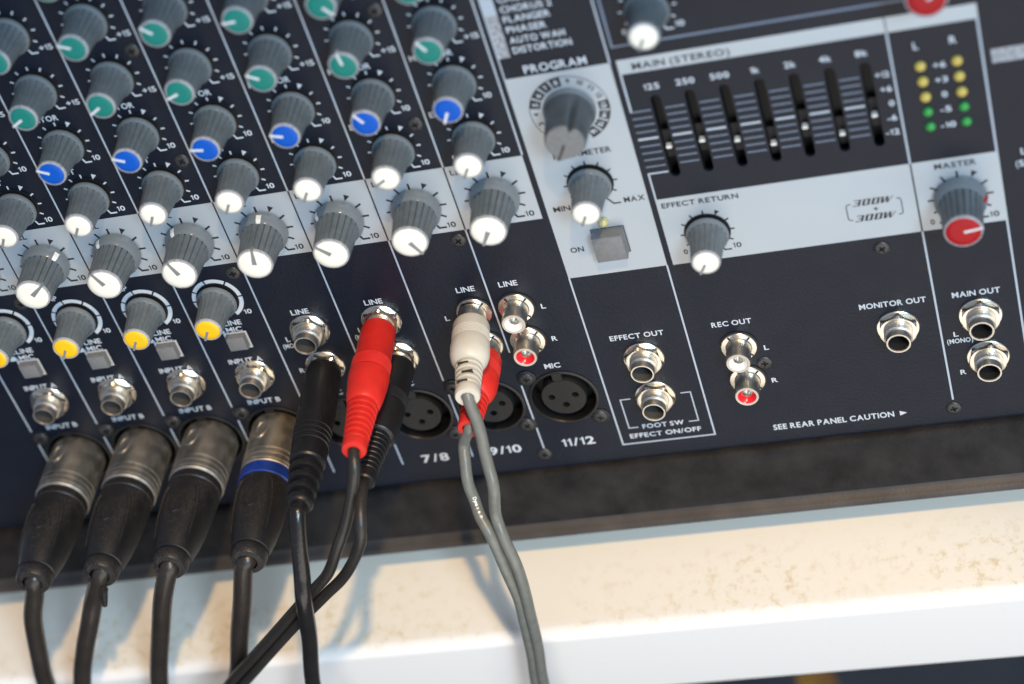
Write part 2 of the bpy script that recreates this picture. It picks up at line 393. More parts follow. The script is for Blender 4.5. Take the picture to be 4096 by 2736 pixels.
for c in COLX:
    dial(dp, c, ROWS['level'], True, DZ); text(dp,'LEVEL',c-11.9,c-2.5,22.6,2.1,DZ)
    dial(wp, c, ROWS['effect'], False, WZ); text(wp,'EFFECT',c-11.9,c-1.2,46.0,2.1,WZ)
    dial(wp, c, ROWS['monitor'], False, WZ); text(wp,'MONITOR',c-11.9,c+2.2,67.9,2.1,WZ)
    for y in ROWS['eq']:
        dial(wp, c, y, False, WZ, tri=False, endtext=False); text(wp,'+15',c+7.3,c+12.0,y-7.9,2.0,WZ)
COMPY = -15.0
for k in range(4):
    c = COLX[k]
    an = [-150,-107,-88,-59,-15,36.5,88,150]
    for a, b in zip(an, an[1:]): wp.arc(c, COMPY, 7.55, 9.15, a+(2.0 if a > -150 else 0), b-(2.0 if b < 150 else 0), WZ)
    text(wp,'COMP',c-11.9,c-3.4,-5.5,2.1,WZ); text(wp,'10',c+7.3,c+10.1,COMPY-7.9,2.0,WZ)
    b = 13.45
    text(wp,'LINE',c+11.2-b,c+18.0-b,-27.2,2.2,WZ); text(wp,'MIC',c+11.2-b,c+17.2-b,-30.3,2.2,WZ)
    wp.add([(c-6.2,-30.3,WZ),(c-2.7,-30.3,WZ),(c-3.7,-28.2,WZ),(c-5.2,-28.2,WZ)], [(0,1,2,3)])
    wp.rect(c-6.2,c-2.7,-27.2,-26.8,WZ)
    text(wp,'INPUT A',c+6.7-b,c+19.5-b,-45.0,2.2,WZ); text(wp,'INPUT B',c+6.7-b,c+19.3-b,-65.1,2.2,WZ)
for x in (118.0,145.1,178.3,193.4): text(wp,'LINE',x,x+6.6,-26.4,2.25,WZ)
for c in (121.4,148.4): text(wp,'L',c-9.3,c-7.8,-38.0,2.1,WZ); text(wp,'(MONO)',c-11.4,c-3.2,-41.0,2.0,WZ); text(wp,'R',c-9.3,c-7.4,-53.1,2.1,WZ)
text(wp,'L',171.0,172.6,-38.0,2.1,WZ); text(wp,'R',171.0,172.9,-53.1,2.1,WZ); text(wp,'L',205.3,206.9,-38.1,2.1,WZ); text(wp,'R',205.2,207.2,-53.1,2.1,WZ)
for c in COLX[4:]: text(wp,'MIC',c-3.1,c+2.6,-65.5,2.25,WZ)
for s_, a, b in (('5/6',115.4,125.7),('7/8',142.8,153.1),('9/10',168.6,180.8),('11/12',196.2,208.3)): text(wp,s_,a,b,-103.8,3.7,WZ)
text(wp,'EFFECT OUT',225.0,243.9,-56.6,2.2,WZ); text(wp,'FOOT SW',226.8,241.8,-99.4,2.1,WZ); text(wp,'EFFECT ON/OFF',221.3,247.2,-103.5,2.1,WZ)
wl.line([(225.6,-84.4),(221.9,-84.4),(221.9,-98.4),(225.3,-98.4)],0.45,WZ); wl.line([(243.6,-84.4),(247.1,-84.4),(247.1,-98.4),(243.6,-98.4)],0.45,WZ)
text(wp,'REC OUT',260.6,274.3,-56.3,2.2,WZ); text(wp,'L',276.2,277.8,-69.2,2.1,WZ); text(wp,'R',276.0,278.1,-84.6,2.1,WZ)
text(wp,'MONITOR OUT',310.6,332.7,-56.7,2.3,WZ); text(wp,'MAIN OUT',341.2,356.8,-56.6,2.3,WZ)
text(wp,'L',339.5,341.1,-73.7,2.1,WZ); text(wp,'(MONO)',337.0,345.6,-76.7,2.0,WZ); text(wp,'R',339.6,341.6,-91.2,2.1,WZ)
text(wp,'SEE REAR PANEL CAUTION',272.4,314.8,-107.3,2.5,WZ); wp.add([(316.8,-107.2,WZ),(319.3,-106.1,WZ),(316.8,-105.0,WZ)], [(0,1,2)])
# silver-block lettering
text(dp,'EFFECT RETURN',255.1,280.3,-2.9,2.0,DZ); dial(dp,267.6,-14.95,False,DZ)
text(dp,'MASTER',342.6,355.6,-2.8,2.1,DZ); dial(dp,349.15,-14.9,True,DZ)
def watt_mark(x0, y0):                                             # heavy slanted figures, thick uprights and thin bars
    h, sh, th, tn = 2.45, 0.36, 0.82, 0.26
    def quad(pts): dp.add([(x0+px+py*sh, y0+py, DZ) for px, py in pts], [(0,1,2,3)])
    def bar(a, b, y, hh=tn): quad([(a,y),(b,y),(b,y+hh),(a,y+hh)])
    bar(0,2.4,0); bar(0.5,2.4,h/2-tn/2); bar(0,2.4,h-tn); quad([(1.65,0),(2.4,0),(2.4,h),(1.65,h)])
    for o_ in (3.0,6.0):
        bar(o_,o_+2.4,0); bar(o_,o_+2.4,h-tn)
        for a in (o_,o_+2.4-th): quad([(a,0),(a+th,0),(a+th,h),(a,h)])
    quad([(9.0,0),(9.9,0),(9.55,h),(8.75,h)]); quad([(9.5,0),(9.9,0),(10.75,h),(10.45,h)]); quad([(10.7,0),(11.5,0),(11.0,h),(10.3,h)]); quad([(11.1,0),(11.4,0),(12.5,h),(12.2,h)])
watt_mark(315.2,-13.0); watt_mark(315.2,-19.35)
text(dp,'+',321.6,323.2,-16.0,2.0,DZ)
dp.line([(314.7,-11.9),(313.5,-12.1),(313.2,-12.9),(313.2,-17.6),(313.5,-18.3),(314.6,-18.5)],0.32,DZ); dp.line([(329.3,-11.8),(330.4,-12.0),(330.7,-12.8),(330.7,-17.6),(330.4,-18.3),(329.2,-18.5)],0.32,DZ)
text(dp,'PARAMETER',225.3,244.4,22.7,2.1,DZ); text(dp,'MIN',220.0,225.7,1.8,2.1,DZ); text(dp,'MAX',243.7,250.6,1.8,2.1,DZ)
ticks(dp,234.6,11.5,7.4,8.9,0.55,[1,2,3,4,5,6,7,8,9],DZ); dp.line([(237.9,5.2),(240.2,2.05),(242.6,2.05)],0.55,DZ); dp.line([(231.3,5.2),(229.0,2.05),(226.6,2.05)],0.55,DZ)
text(dp,'ON',221.3,225.9,-15.9,2.1,DZ)
# program dial, numbers 1-16 in a ring of light and dark cells
pcx, pcy = 235.2, 40.9
for i in range(16):
    a = -150+20*i; dark = (i//4)%2 == 1; n = str(i+1)
    if dark: dp.arc(pcx,pcy,9.3,12.6,a-8.2,a+8.2,DZ,step=5)
    tg, tz = (wp, DZ+0.05) if dark else (dp, DZ)
    t = R(a); rr = 10.15; w_ = 1.3 if len(n) == 1 else 2.1
    bx, by = pcx+rr*math.sin(t)-w_/2*math.cos(t), pcy+rr*math.cos(t)+w_/2*math.sin(t)
    text(tg, n, bx, bx+w_, by, 1.65, tz, rot=-t)
dp.arc(pcx,pcy,12.62,12.85,-160,160,DZ)
text(wp,'PROGRAM',224.7,244.8,56.8,2.9,WZ)
for s_, b, y in (('DISTORTION',242.0,64.6),('AUTO WAH',240.8,68.3),('PHASER',235.9,72.2),('FLANGER',238.1,76.0),('CHORUS 2',239.4,79.6),('CHORUS 1',239.0,83.3)):
    text(wp, s_, 223.3, b, y, 2.3, WZ)
wl.rect(218.2,222.0,79.0,150,WZ+0.02); dim.rect(218.2,222.0,63.5,78.9,WZ)
dial(wp,267.3,72.9,False,WZ)
text(dp,'MAIN (STEREO)',258.0,288.4,51.9,2.4,DZ)
for s_, a, b in (('125',259.8,264.7),('250',269.9,275.8),('500',280.7,286.6),('1k',293.2,296.0),('2k',303.6,307.2),('4k',314.3,318.0),('8k',325.2,329.0)): text(wp,s_,a,b,43.7,2.2,WZ)
for s_, a, y in (('+12',329.9,34.9),('+6',330.7,29.4),('0',332.5,23.9),('-6',331.2,18.4),('-12',330.0,13.0)): text(wp,s_,a,334.2,y,2.1,WZ)
for s_, a, b, y in (('+6',347.4,351.2,35.3),('+3',347.3,351.1,29.8),('0',348.6,350.3,24.3),('-5',347.4,350.8,18.7),('-10',346.8,351.4,12.7)): text(wp,s_,a,b,y,2.1,WZ)
text(wp,'L',342.5,344.0,43.1,2.6,WZ); text(wp,'R',353.3,355.4,43.3,2.6,WZ)
obj('grey_label_area', G().rect(364.8,395,33.9,39.0,WZ).mesh('grey_label_area', M['dim_print']), faceplate)
text(wp,'(',367.4,368.0,-6.2,2.4,WZ); text(wp,'S',368.3,370.0,-6.2,2.4,WZ); text(wp,'L',369.4,371.0,-1.6,2.4,WZ)
for nm, gg, mm in (('white_lettering',wp,'white_print'),('dark_lettering',dp,'dark_print'),('ruled_lines',wl,'line_print'),('scale_lines',ws_,'scale_print'),('grey_label_area',dim,'dim_print')):
    obj(nm, gg.mesh(nm, M[mm]), faceplate)['kind'] = 'stuff'

# ---------------------------------------------------------------- knobs
def flutes(n, depth, sharp=3):
    def f(t, r, z):
        k = abs(math.sin(t*n/2))**sharp                          # ridges with wide tops and thin grooves
        return r*(1-depth*(1-min(1,k*2.4))**1.3)
    return f
def fluted_body(prof_base, prof_body, n=16, seg=160):
    q = G(); q.lathe(prof_base, seg, mi=1)
    fl = flutes(n, 0.075, 1.0)
    q.lathe(prof_body, seg, rad=lambda t,r,z: fl(t,r,z))
    return q
def small_knob_mesh():
    q = fluted_body([(5.6,1.3),(6.9,1.35),(7.1,1.9),(6.95,2.6),(6.35,3.3)], [(6.35,3.3),(6.0,4.4),(5.65,6.0),(5.3,9.5),(5.0,13.5),(4.85,15.3)], 18)
    q.lathe([(4.85,15.3),(4.62,15.9),(4.25,16.05),(4.1,15.7)], 48, mi=2)
    return q.mesh('small_knob', [M['knob'],M['skirt'],M['rim']], 35)
def big_knob_mesh():
    q = fluted_body([(7.9,0.5),(8.35,0.6),(8.45,1.3),(8.3,3.0),(7.75,4.4),(7.25,5.0)], [(7.25,5.0),(7.05,5.8),(6.8,8.5),(6.5,12.5),(6.25,16.0),(6.15,17.0)], 20)
    q.lathe([(6.15,17.0),(5.95,17.7),(5.6,17.85),(5.45,17.5)], 48, mi=2)
    return q.mesh('large_knob', [M['knob'],M['skirt'],M['rim']], 35)
SK, BK = small_knob_mesh(), big_knob_mesh()
def cap_mesh(name, r, z, m): return G().lathe([(r,z-1.2),(r,z),(r-0.25,z+0.22),(r*0.6,z+0.28),(0.01,z+0.3)], 40).mesh(name, m, 40)
def pointer_mesh(name, r0, r1, w0, w1, z, m, drop):
    q = G(); z1 = z+0.14
    v = [(-w0/2,r0,z1),(w0/2,r0,z1),(w1/2,r1,z1),(-w1/2,r1,z1),(-w0/2,r0,z-0.6),(w0/2,r0,z-0.6),(w1/2,r1,z-drop),(-w1/2,r1,z-drop)]
    q.add(v, [(0,1,2,3),(1,0,4,5),(2,1,5,6),(3,2,6,7),(0,3,7,4)]); return q.mesh(name, m)
CAPS = {k: (cap_mesh('small_cap_'+k, 4.12, 15.9, M['cap_'+k]), cap_mesh('large_cap_'+k, 5.47, 17.7, M['cap_'+k])) for k in ('white','blue','teal','yellow','red')}
PTS = {(b,pale): pointer_mesh('pointer', 0.6 if not b else 0.2, 4.95 if not b else 6.2, 0.95, 0.8 if not b else 0.75, 16.16 if not b else 17.95, M['pointer_pale' if pale else 'pointer'], 2.2) for b in (0,1) for pale in (0,1)}
PTW = pointer_mesh('wedge_pointer', 0.0, 6.2, 1.7, 0.8, 17.95, M['pointer'], 2.2)
markm = G().add([(-0.7,7.1,5.25),(0.7,7.1,5.25),(0.85,8.1,4.0),(-0.85,8.1,4.0),(0.9,8.55,2.4),(-0.9,8.55,2.4)], [(0,3,2,1),(3,5,4,2)]).mesh('skirt_mark', M['mark'])
markr = G().add([(-0.7,7.1,5.25),(0.7,7.1,5.25),(0.85,8.1,4.0),(-0.85,8.1,4.0),(0.9,8.55,2.4),(-0.9,8.55,2.4)], [(0,3,2,1),(3,5,4,2)]).mesh('skirt_mark', M['cap_red'])
gap_s = G().lathe([(7.65,0.13),(7.65,0.3),(5.4,0.35),(5.4,1.4)], 40).mesh('knob_washer', M['slot'], 40)
def knob(x, y, color, ang, big=False, pale=False, label=None):
    k = obj('large_knob' if big else 'small_knob', BK if big else SK, mixer, (x,y,0), -R(ang))
    k.rotation_euler.x, k.rotation_euler.y = random.uniform(-0.018,0.018), random.uniform(-0.018,0.018)   # loose shafts
    obj('knob_cap', CAPS[color][1 if big else 0], k)
    obj('pointer_line', PTW if (big and not pale) else PTS[(1 if big else 0, 1 if pale else 0)], k)
    if big: obj('skirt_mark', markr if color == 'red' else markm, k)
    else: obj('knob_washer', gap_s, k)
    if label: k['label'] = label
    return k
lev = [120,54,-27,-22,10,-46,151,-150]; eff = [-148,-149,-147,-150,-149,-148,-120,-149]; mon = [-70,-63,-67,-82,-74,-36,-153,-150]
# pixel columns: level knobs 1.. start at the second strip
for k, c in enumerate(COLX):
    knob(c, ROWS['level'], 'white', lev[k], big=True)
    knob(c, ROWS['effect'], 'white', eff[k] if k else -150)
mon = [-70,-60,-63,-67,-82,-74,-36,-153]
for k, c in enumerate(COLX): knob(c, ROWS['monitor'], 'blue', mon[k], pale=True)
eq1 = [-110,-115,-118,-120,-109,-60,-8,-34]; eq2 = [-70,-60,-75,-67,-50,-90,140,130]; eq3 = [-80,-60,-40,-60,-75,-50,-60,-70]
for yy, aa in zip(ROWS['eq'], (eq1,eq2,eq3)):
    for k, c in enumerate(COLX): knob(c, yy, 'teal', aa[k], pale=True)
for k in range(4): knob(COLX[k], COMPY, 'yellow', -149)
knob(267.6,-14.95,'white',-148, label='small white-capped knob on the effect return block')
knob(234.6,11.5,'white',-152, label='small white-capped knob under the ringed program dial')
knob(349.15,-14.9,'red',83, big=True, pale=True, label='large red-capped master knob')
knob(267.3,72.9,'white',-152, label='white-capped knob above the equalizer heading')
knob(349.6,71.5,'red',60, big=True, pale=True, label='red-capped knob at the top edge')
# program selector: ribbed-grip rotary with a split top
q = G()
PA_ = -150
def wrap(a): return (a+math.pi)%(2*math.pi)-math.pi
def grip(t, r, z):
    tip, back = wrap(t-R(90-PA_)), wrap(t-R(270-PA_)); k = min(1,max(0,(z-2.0)/6.0))
    return r*(1+k*(0.16*math.exp(-(tip/0.22)**2)-0.30*math.exp(-(back/0.13)**2)-0.05*math.exp(-((abs(tip)-0.8)/0.45)**2)))
q.lathe([(8.0,0.4),(8.35,0.5),(8.4,1.5),(8.0,2.4)], 64, mi=1)
q.lathe([(8.0,2.4),(7.8,3.4),(7.3,7.0),(6.9,12.0),(6.6,16.5),(6.35,17.4)], 72, rad=grip)
pk = obj('selector_knob', q.mesh('selector_knob', [M['selector'],M['skirt']], 40), mixer, (pcx,pcy,0))
q = G().lathe([(6.35,17.4),(5.9,17.9),(0.01,18.0)], 72, rad=grip); obj('knob_cap', q.mesh('selector_cap', M['btn'], 40), pk)
q = G(); t = R(PA_); d = Vector((math.sin(t),math.cos(t))); n_ = Vector((d.y,-d.x))
q.add([(*(d*a+n_*b),zz) for a,b,zz in ((0.5,-0.42,18.14),(0.5,0.42,18.14),(7.0,0.42,17.9),(7.0,-0.42,17.9),(7.6,0.4,15),(7.6,-0.4,15))], [(0,1,2,3),(3,2,4,5)])
obj('pointer_line', q.mesh('selector_pointer', M['hole']), pk)

# ---------------------------------------------------------------- jack sockets
def hexr(ap):
    def f(t, r, z):
        a = (t % (math.pi/3))-math.pi/6; return min(r, ap/math.cos(a))
    return f
def jack_parts():
    q = G().lathe([(7.15,0.02),(7.15,0.5),(6.9,0.75),(5.2,0.8)], 48)
    w = q.mesh('washer', M['chrome'], 30)
    q = G().lathe([(6.2,0.8),(6.92,0.95),(6.95,2.2),(6.2,2.95),(5.3,3.05),(4.7,3.0)], 72, rad=hexr(6.05))
    nut = q.mesh('hex_nut', M['chrome'], 25)
    prof = [(4.75,2.6)]
    z = 3.0
    while z < 5.2: prof += [(4.8,z),(4.8,z+0.28),(4.5,z+0.42),(4.5,z+0.56)]; z += 0.7
    prof += [(4.45,5.6),(4.15,5.8),(4.12,8.3),(4.0,8.55),(3.55,8.55),(3.4,8.2)]
    body = G().lathe(prof, 48).mesh('bushing', M['chrome_dull'], 30)
    hole = G().lathe([(3.4,8.2),(3.3,2.0),(3.2,-6)], 32, cap1=True).mesh('jack_hole', M['hole_grey'], 40)
    return w, nut, body, hole
JW, JN, JB, JH = jack_parts()
hole_b = G().lathe([(3.4,8.2),(3.3,5.0),(3.2,-6)], 32, cap1=True).mesh('jack_hole', M['hole'], 40)
JACKS = [(13.75,-51.4,1),(41.2,-51.1,1),(68.5,-51.0,1),(95.2,-51.2,1),(122.1,-34.0,1),(122.1,-51.3,1),(148.7,-34.0,1),(149.6,-51.6,1),(234.7,-66.0,1),(234.6,-84.4,1),(322.0,-66.2,0),(349.3,-65.3,0),(349.6,-84.2,0)]
for i, (x, y, pale) in enumerate(JACKS):
    j = obj('jack_socket', JB, mixer, (x,y,0), random.uniform(0,6.28))
    obj('washer', JW, j); obj('hex_nut', JN, j); obj('jack_hole', JH if pale else hole_b, j)
# RCA sockets
def rca_parts():
    ring = G().lathe([(6.75,0.01),(6.75,0.3),(6.2,0.35)], 48).mesh('socket_gasket', M['slot'], 40)
    fl = G().lathe([(6.2,0.35),(6.2,0.75),(6.0,1.0),(4.6,1.15),(4.35,1.6)], 48).mesh('flange', M['chrome'], 35)
    bar = G().lathe([(4.35,1.5),(4.3,4.0),(4.22,8.6),(4.05,9.0)], 48).mesh('barrel', M['chrome_dull'], 40)
    rim = G().lathe([(4.05,9.0),(3.9,9.25),(3.3,9.2),(3.15,8.9)], 48).mesh('front_rim', M['rca_rim'], 40)
    pin = G().lathe([(1.75,7.2),(1.6,7.3),(1.45,6.9),(1.35,5.2)], 32, cap1=True).mesh('pin_hole', M['chrome_dull'], 40)
    ins = lambda m: G().lathe([(3.16,9.0),(3.0,8.85),(2.5,8.3),(1.9,7.5),(1.7,7.1)], 40).mesh('insert', m, 60)
    q = G()
    for a in (-35,42,130,228):
        t = R(a); d = Vector((math.sin(t),math.cos(t))); n_ = Vector((d.y,-d.x))
        q.add([(*(d*u+n_*w),zz) for u,w,zz in ((4.4,-0.16,1.4),(4.4,0.16,1.4),(5.9,0.34,1.12),(5.9,-0.34,1.12))], [(0,1,2,3)])
    teeth = q.mesh('lock_slot', M['slot'])
    return ring, fl, bar, rim, pin, ins(M['ins_white']), ins(M['ins_red']), teeth
RP = rca_parts()
for x, y, red in ((181.9,-35.6,0),(181.8,-50.9,1),(196.9,-36.0,0),(196.9,-51.3,1),(268.0,-66.0,0),(268.0,-81.6,1)):
    j = obj('phono_socket', RP[2], mixer, (x,y,0), random.uniform(-0.12,0.12))
    obj('gasket', RP[0], j); obj('flange', RP[1], j); obj('front_rim', RP[3], j); obj('pin_hole', RP[4], j); obj('insert', RP[6] if red else RP[5], j); obj('lock_slot', RP[7], j)
# three-pin microphone sockets
ring = G().lathe([(12.6,0.02),(12.6,0.35),(12.2,0.55),(11.6,0.5),(11.3,0.1),(11.2,-3)], 56).mesh('socket_ring', M['black'], 40)
well = G().lathe([(11.25,-0.6),(11.2,-9),(8.0,-9)], 48).mesh('socket_well', M['slot'], 40)
q = G(); pins = [(-4.3,0.6),(4.3,0.6),(0,-3.6)]
q.plate(circle(0,0,7.9,48), [circle(a,b,1.25,14) for a,b in pins], 0.1, 6)
q.lathe([(7.9,0.1),(8.05,-0.2),(8.05,-9)], 48); facem = q.mesh('pin_face', M['face'], 35)
latch = G().box(-1.7,1.7,8.6,12.1,-2.4,0.75).mesh('latch', M['face'])
pinm = G().lathe([(1.2,-4),(0.01,-3.9)], 12).mesh('pin_contact', M['chrome_dull'])
earm = G().lathe([(3.4,0.02),(3.4,0.4),(3.0,0.55),(0.01,0.55)], 24).mesh('mounting_ear', M['black'], 40)
for x in XLRX:
    s_ = obj('microphone_socket', ring, mixer, (x,XLRY,0))
    obj('socket_well', well, s_); obj('pin_face', facem, s_); obj('latch', latch, s_); [obj('mounting_ear', earm, s_, e_) for e_ in ((-10.9,11.2,0),(10.7,-10.9,0))]
# screws
def cross(r, w): return [(w,w),(w,r),(-w,r),(-w,w),(-r,w),(-r,-w),(-w,-w),(-w,-r),(w,-r),(w,-w),(r,-w),(r,w)]
q = G(); q.plate(circle(0,0,1.9,24), [cross(1.25,0.34)], 0.75, 0.8)
q.lathe([(1.9,0.75),(2.5,0.5),(2.75,0.2),(2.8,0.02)], 24); screwm = q.mesh('screw', M['screw'], 35)
scr = [(185.4,-4.0),(104.1,-4.4),(23.2,-4.6),(104.2,44.6),(104.3,88.8),(185.1,44.6),(185.3,88.2),(321.8,-31.5),(335.3,-106.4),(188.5,-106.3),(275.2,-75.0),(23.2,44.6)]
for x in XLRX: scr += [(x-10.9,XLRY+11.2),(x+10.7,XLRY-10.9)]
for i, (x, y) in enumerate(scr): obj('screw', screwm, mixer, (x,y,0.5 if i > 11 else 0), random.uniform(0,1.5))
# graphic equalizer slots and levers
wallm = G().add([(-1.9,9.0,-6),(1.9,9.0,-6),(1.9,41.6,-6),(-1.9,41.6,-6)], [(0,1,2,3)]).box(-3,-1.76,8.5,42,-6,-0.3).box(1.76,3,8.5,42,-6,-0.3).mesh('slot_wall', M['slot'])
levm = G().box(-0.85,0.85,-0.42,0.42,-2.6,-0.6).mesh('slider_lever', M['mark'])
carm = G().box(-1.6,1.6,-5.5,5.0,-5.5,-3.4).mesh('slider_carriage', M['slot'])
for x, y in zip(SLOTX, (20.4,20.9,19.0,15.5,20.1,15.4,20.6)):
    s_ = obj('slider_slot', wallm, mixer, (x,0,0)); obj('slider_carriage', carm, s_, (0,y,0)); obj('slider_lever', levm, s_, (0,y,0))
# meter lamps
def dome(r, h, m, nm): return G().lathe([(r,0.02),(r,h*0.35),(r*0.86,h*0.7),(r*0.5,h*0.95),(0.01,h)], 24).mesh(nm, m, 60)
ledy, ledg, ledo = dome(1.75,1.5,M['led_y'],'yellow_lamp'), dome(1.65,1.4,M['led_g'],'green_lamp'), dome(1.75,1.9,M['led_off'],'pale_lamp')
for x in (343.65,354.6):
    for y, m_ in ((37.0,ledy),(31.3,ledy),(25.5,ledy),(19.85,ledg),(14.15,ledg)): obj('meter_lamp', m_, mixer, (x,y,0))
obj('indicator_lamp', ledo, mixer, (235.0,-4.7,0.1))
# push buttons
def bevel_box(w, h, z0, z1, b, top_in=0.0):
    q = G(); lv = [(w/2,h/2,z0),(w/2,h/2,z1-b),(w/2-b*0.3,h/2-b*0.3,z1-b*0.3),(w/2-b,h/2-b,z1)]
    o = []
    for a, c, z in lv: o.append([(a,c,z),(-a,c,z),(-a,-c,z),(a,-c,z)])
    for p_, n_ in zip(o, o[1:]):
        for i in range(4): j = (i+1)%4; q.add([p_[i],p_[j],n_[j],n_[i]], [(0,1,2,3)])
    q.add(o[-1], [(0,1,2,3)]); return q
onb = obj('push_button', bevel_box(10.3,10.3,0.0,4.9,0.7).mesh('on_button', M['btn'], 40), mixer, (235.45,-13.0,0.0)); onb['label'] = 'large square grey button beside ON'
bez = G().plate([(-5.7,-5.7),(5.7,-5.7),(5.7,5.7),(-5.7,5.7)], [[(-5.3,-5.3),(5.3,-5.3),(5.3,5.3),(-5.3,5.3)]], 0.09).mesh('button_gap', M['slot']); obj('button_gap', bez, onb)
sb = bevel_box(6.9,6.0,0.0,3.1,0.7).mesh('input_button', M['btn'], 40)
sbf = G().plate([(-4.35,-3.95),(4.35,-3.95),(4.35,3.95),(-4.35,3.95)], [[(-3.6,-3.2),(3.6,-3.2),(3.6,3.2),(-3.6,3.2)]], 0.6, 0.6).mesh('button_frame', M['btn_rim'])
sbt = bevel_box(5.4,4.5,3.15,3.42,0.2).mesh('button_dish', M['btn_rim'], 40)
for x in (14.3,41.4,68.5,95.2):
    b = obj('push_button', sb, mixer, (x,-33.9,0)); obj('button_frame', sbf, b)
# ---------------------------------------------------------------- case and rim (profile in panel y,z swept along x)
def W2P(out, up): return (-ts*out+tc*up, tc*out+ts*up)            # (out, up) -> panel (y, z)
prof = [(-113.7,-14),(-113.7,-0.6),(-113.9,1.2),(-114.6,2.6),(-116.0,3.6),(-120,4.6),(-128,6.6),(-133.4,8.1),(-134.4,8.8),(-135.4,10.6),(-136.2,11.8),(-137.1,12.2),(-138.0,11.6),(-138.6,10.2),(-138.9,8.0),(-139.0,2.0)]
prof += [W2P(30,-136.5), W2P(-160,-136.5), W2P(-160,150), W2P(-60,205), (205,6), (200.5,4), (200.2,-1), (200.2,-14)]
q = G(); n = len(prof); v = [(X_L-14,y,z) for y,z in prof]+[(X_R+14,y,z) for y,z in prof]
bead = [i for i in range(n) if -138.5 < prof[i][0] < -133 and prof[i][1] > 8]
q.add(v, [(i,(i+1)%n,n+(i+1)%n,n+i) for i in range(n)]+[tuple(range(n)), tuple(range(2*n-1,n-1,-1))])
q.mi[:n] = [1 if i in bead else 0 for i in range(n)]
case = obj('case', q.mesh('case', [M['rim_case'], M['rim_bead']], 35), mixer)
ft = G()
for x in (0,360):
    for o_ in (20,-130):
        vs = []
        for out, up in ((o_-12,-136.4),(o_+12,-136.4),(o_+10,LEDGE_UP),(o_-10,LEDGE_UP)): vs.append(W2P(out,up))
        ft.add([(x-12,*p) for p in vs]+[(x+12,*p) for p in vs], [(0,1,2,3),(7,6,5,4),(0,4,5,1),(1,5,6,2),(2,6,7,3),(3,7,4,0)])
        obj('rubber_foot', ft.mesh('rubber_foot', M['black_matte']), case); ft = G()

# ================================================================ SETTING: ledge, floor
def out_mesh(pts, x0, x1, name, m, smooth=40):
    """profile [(out,up)] in mm swept along x, in world axes about the ledge edge"""
    q = G(); n = len(pts); v = [(x0,-o,u) for o,u in pts]+[(x1,-o,u) for o,u in pts]
    q.add(v, [(i,(i+1)%n,n+(i+1)%n,n+i) for i in range(n)]+[tuple(range(n)), tuple(range(2*n-1,n-1,-1))])
    return q.mesh(name, m, smooth)
ED, rr = 87.0, 5.0
pr = [(-320,0)]+[(ED-rr+rr*math.sin(a),-rr+rr*math.cos(a)) for a in [math.pi/2*i/8 for i in range(9)]]+[(ED,-56),(ED-1,-57),(ED-24,-57),(ED-24,-22),(-320,-22)]
structure('ledge', out_mesh(pr,-700,1100,'ledge',M['ledge']), Matrix.Translation((0,0,LEDGE_Z)))
fl = G().add([(-6000,-6000,0),(6000,-6000,0),(6000,6000,0),(-6000,6000,0)], [(0,1,2,3)])
structure('floor', fl.mesh('floor', M['floor']))

# ================================================================ CABLES
cam_in = CAM_P
def pix_ray(u, v):
    d = CR.transposed() @ Vector(((u-W_PX/2)/F_PX, (v-H_PX/2)/F_PX, 1)); return d
def at_out(u, v, out):
    """point where the photo's ray meets the upright plane 'out' mm in front of the panel origin (panel frame)"""
    d = pix_ray(u,v); k = (out-(-ts*cam_in.y+tc*cam_in.z))/(-ts*d.y+tc*d.z); return cam_in+d*k
ZS = 0.4464
def zp(row, col, x, y): return ((col-1)*1024+x*ZS, {1:0,2:650,3:1300,4:2036}[row]+y*ZS)
def path(start, pts, drop=240, dx=0):
    """start points in the panel frame, then pixels with their out distance, then hanging on down"""
    P = [Vector(p) for p in start]
    for row, col, x, y, out in pts: P.append(at_out(*zp(row,col,x,y), out))
    down = Vector((0,-tc,-ts)); last = P[-1]; tang = (P[-1]-P[-2]).normalized()
    P.append(last+tang*35+down*8); P.append(P[-1]+tang*25+down*drop*0.4); P.append(P[-1]+down*drop*0.6+Vector((dx,0,0)))
    return P
def rel(P, base): return [tuple(Vector(p)-Vector(base)) for p in P]
def aim(o, d): o.rotation_euler = Vector((0,0,1)).rotation_difference(Vector(d).normalized()).to_euler()
# --- microphone cables with three-pin plugs
shell_prof = [(9.6,-1.0),(10.15,0.2),(10.2,4),(10.2,16.4)]
for z in (16.8,19.3,21.8): shell_prof += [(10.2,z),(9.85,z+0.12),(9.85,z+0.5),(10.25,z+0.85),(10.25,z+1.0)]
shell_prof += [(10.25,23.3),(9.9,23.8),(9.6,24.0)]
shell_m = {k: G().lathe(shell_prof, 56).mesh('plug_shell', M[k], 32) for k in ('xlr','xlr_pale')}
emb = G()
N = 24
emb.add([(math.cos(2*math.pi*i/N)*2.5, 0, 8.5+math.sin(2*math.pi*i/N)*5.0) for i in range(N)], [])
def emboss():
    q = G(); rings = []
    for s_, dy in ((1.0,10.1),(0.86,10.6),(0.66,10.55),(0.5,9.9)):
        rings.append([(math.cos(2*math.pi*i/N)*2.7*s_, math.sqrt(max(0,(dy)**2-(math.cos(2*math.pi*i/N)*2.7*s_)**2)), 7.5+math.sin(2*math.pi*i/N)*5.0*s_) for i in range(N)])
    for a, b in zip(rings, rings[1:]):
        for i in range(N): j = (i+1)%N; q.add([a[i],a[j],b[j],b[i]], [(0,1,2,3)])
    q.add(rings[-1], [tuple(range(N))]); return q
emb_m = {k: emboss().mesh('latch_window', M[k], 30) for k in ('xlr','xlr_pale')}
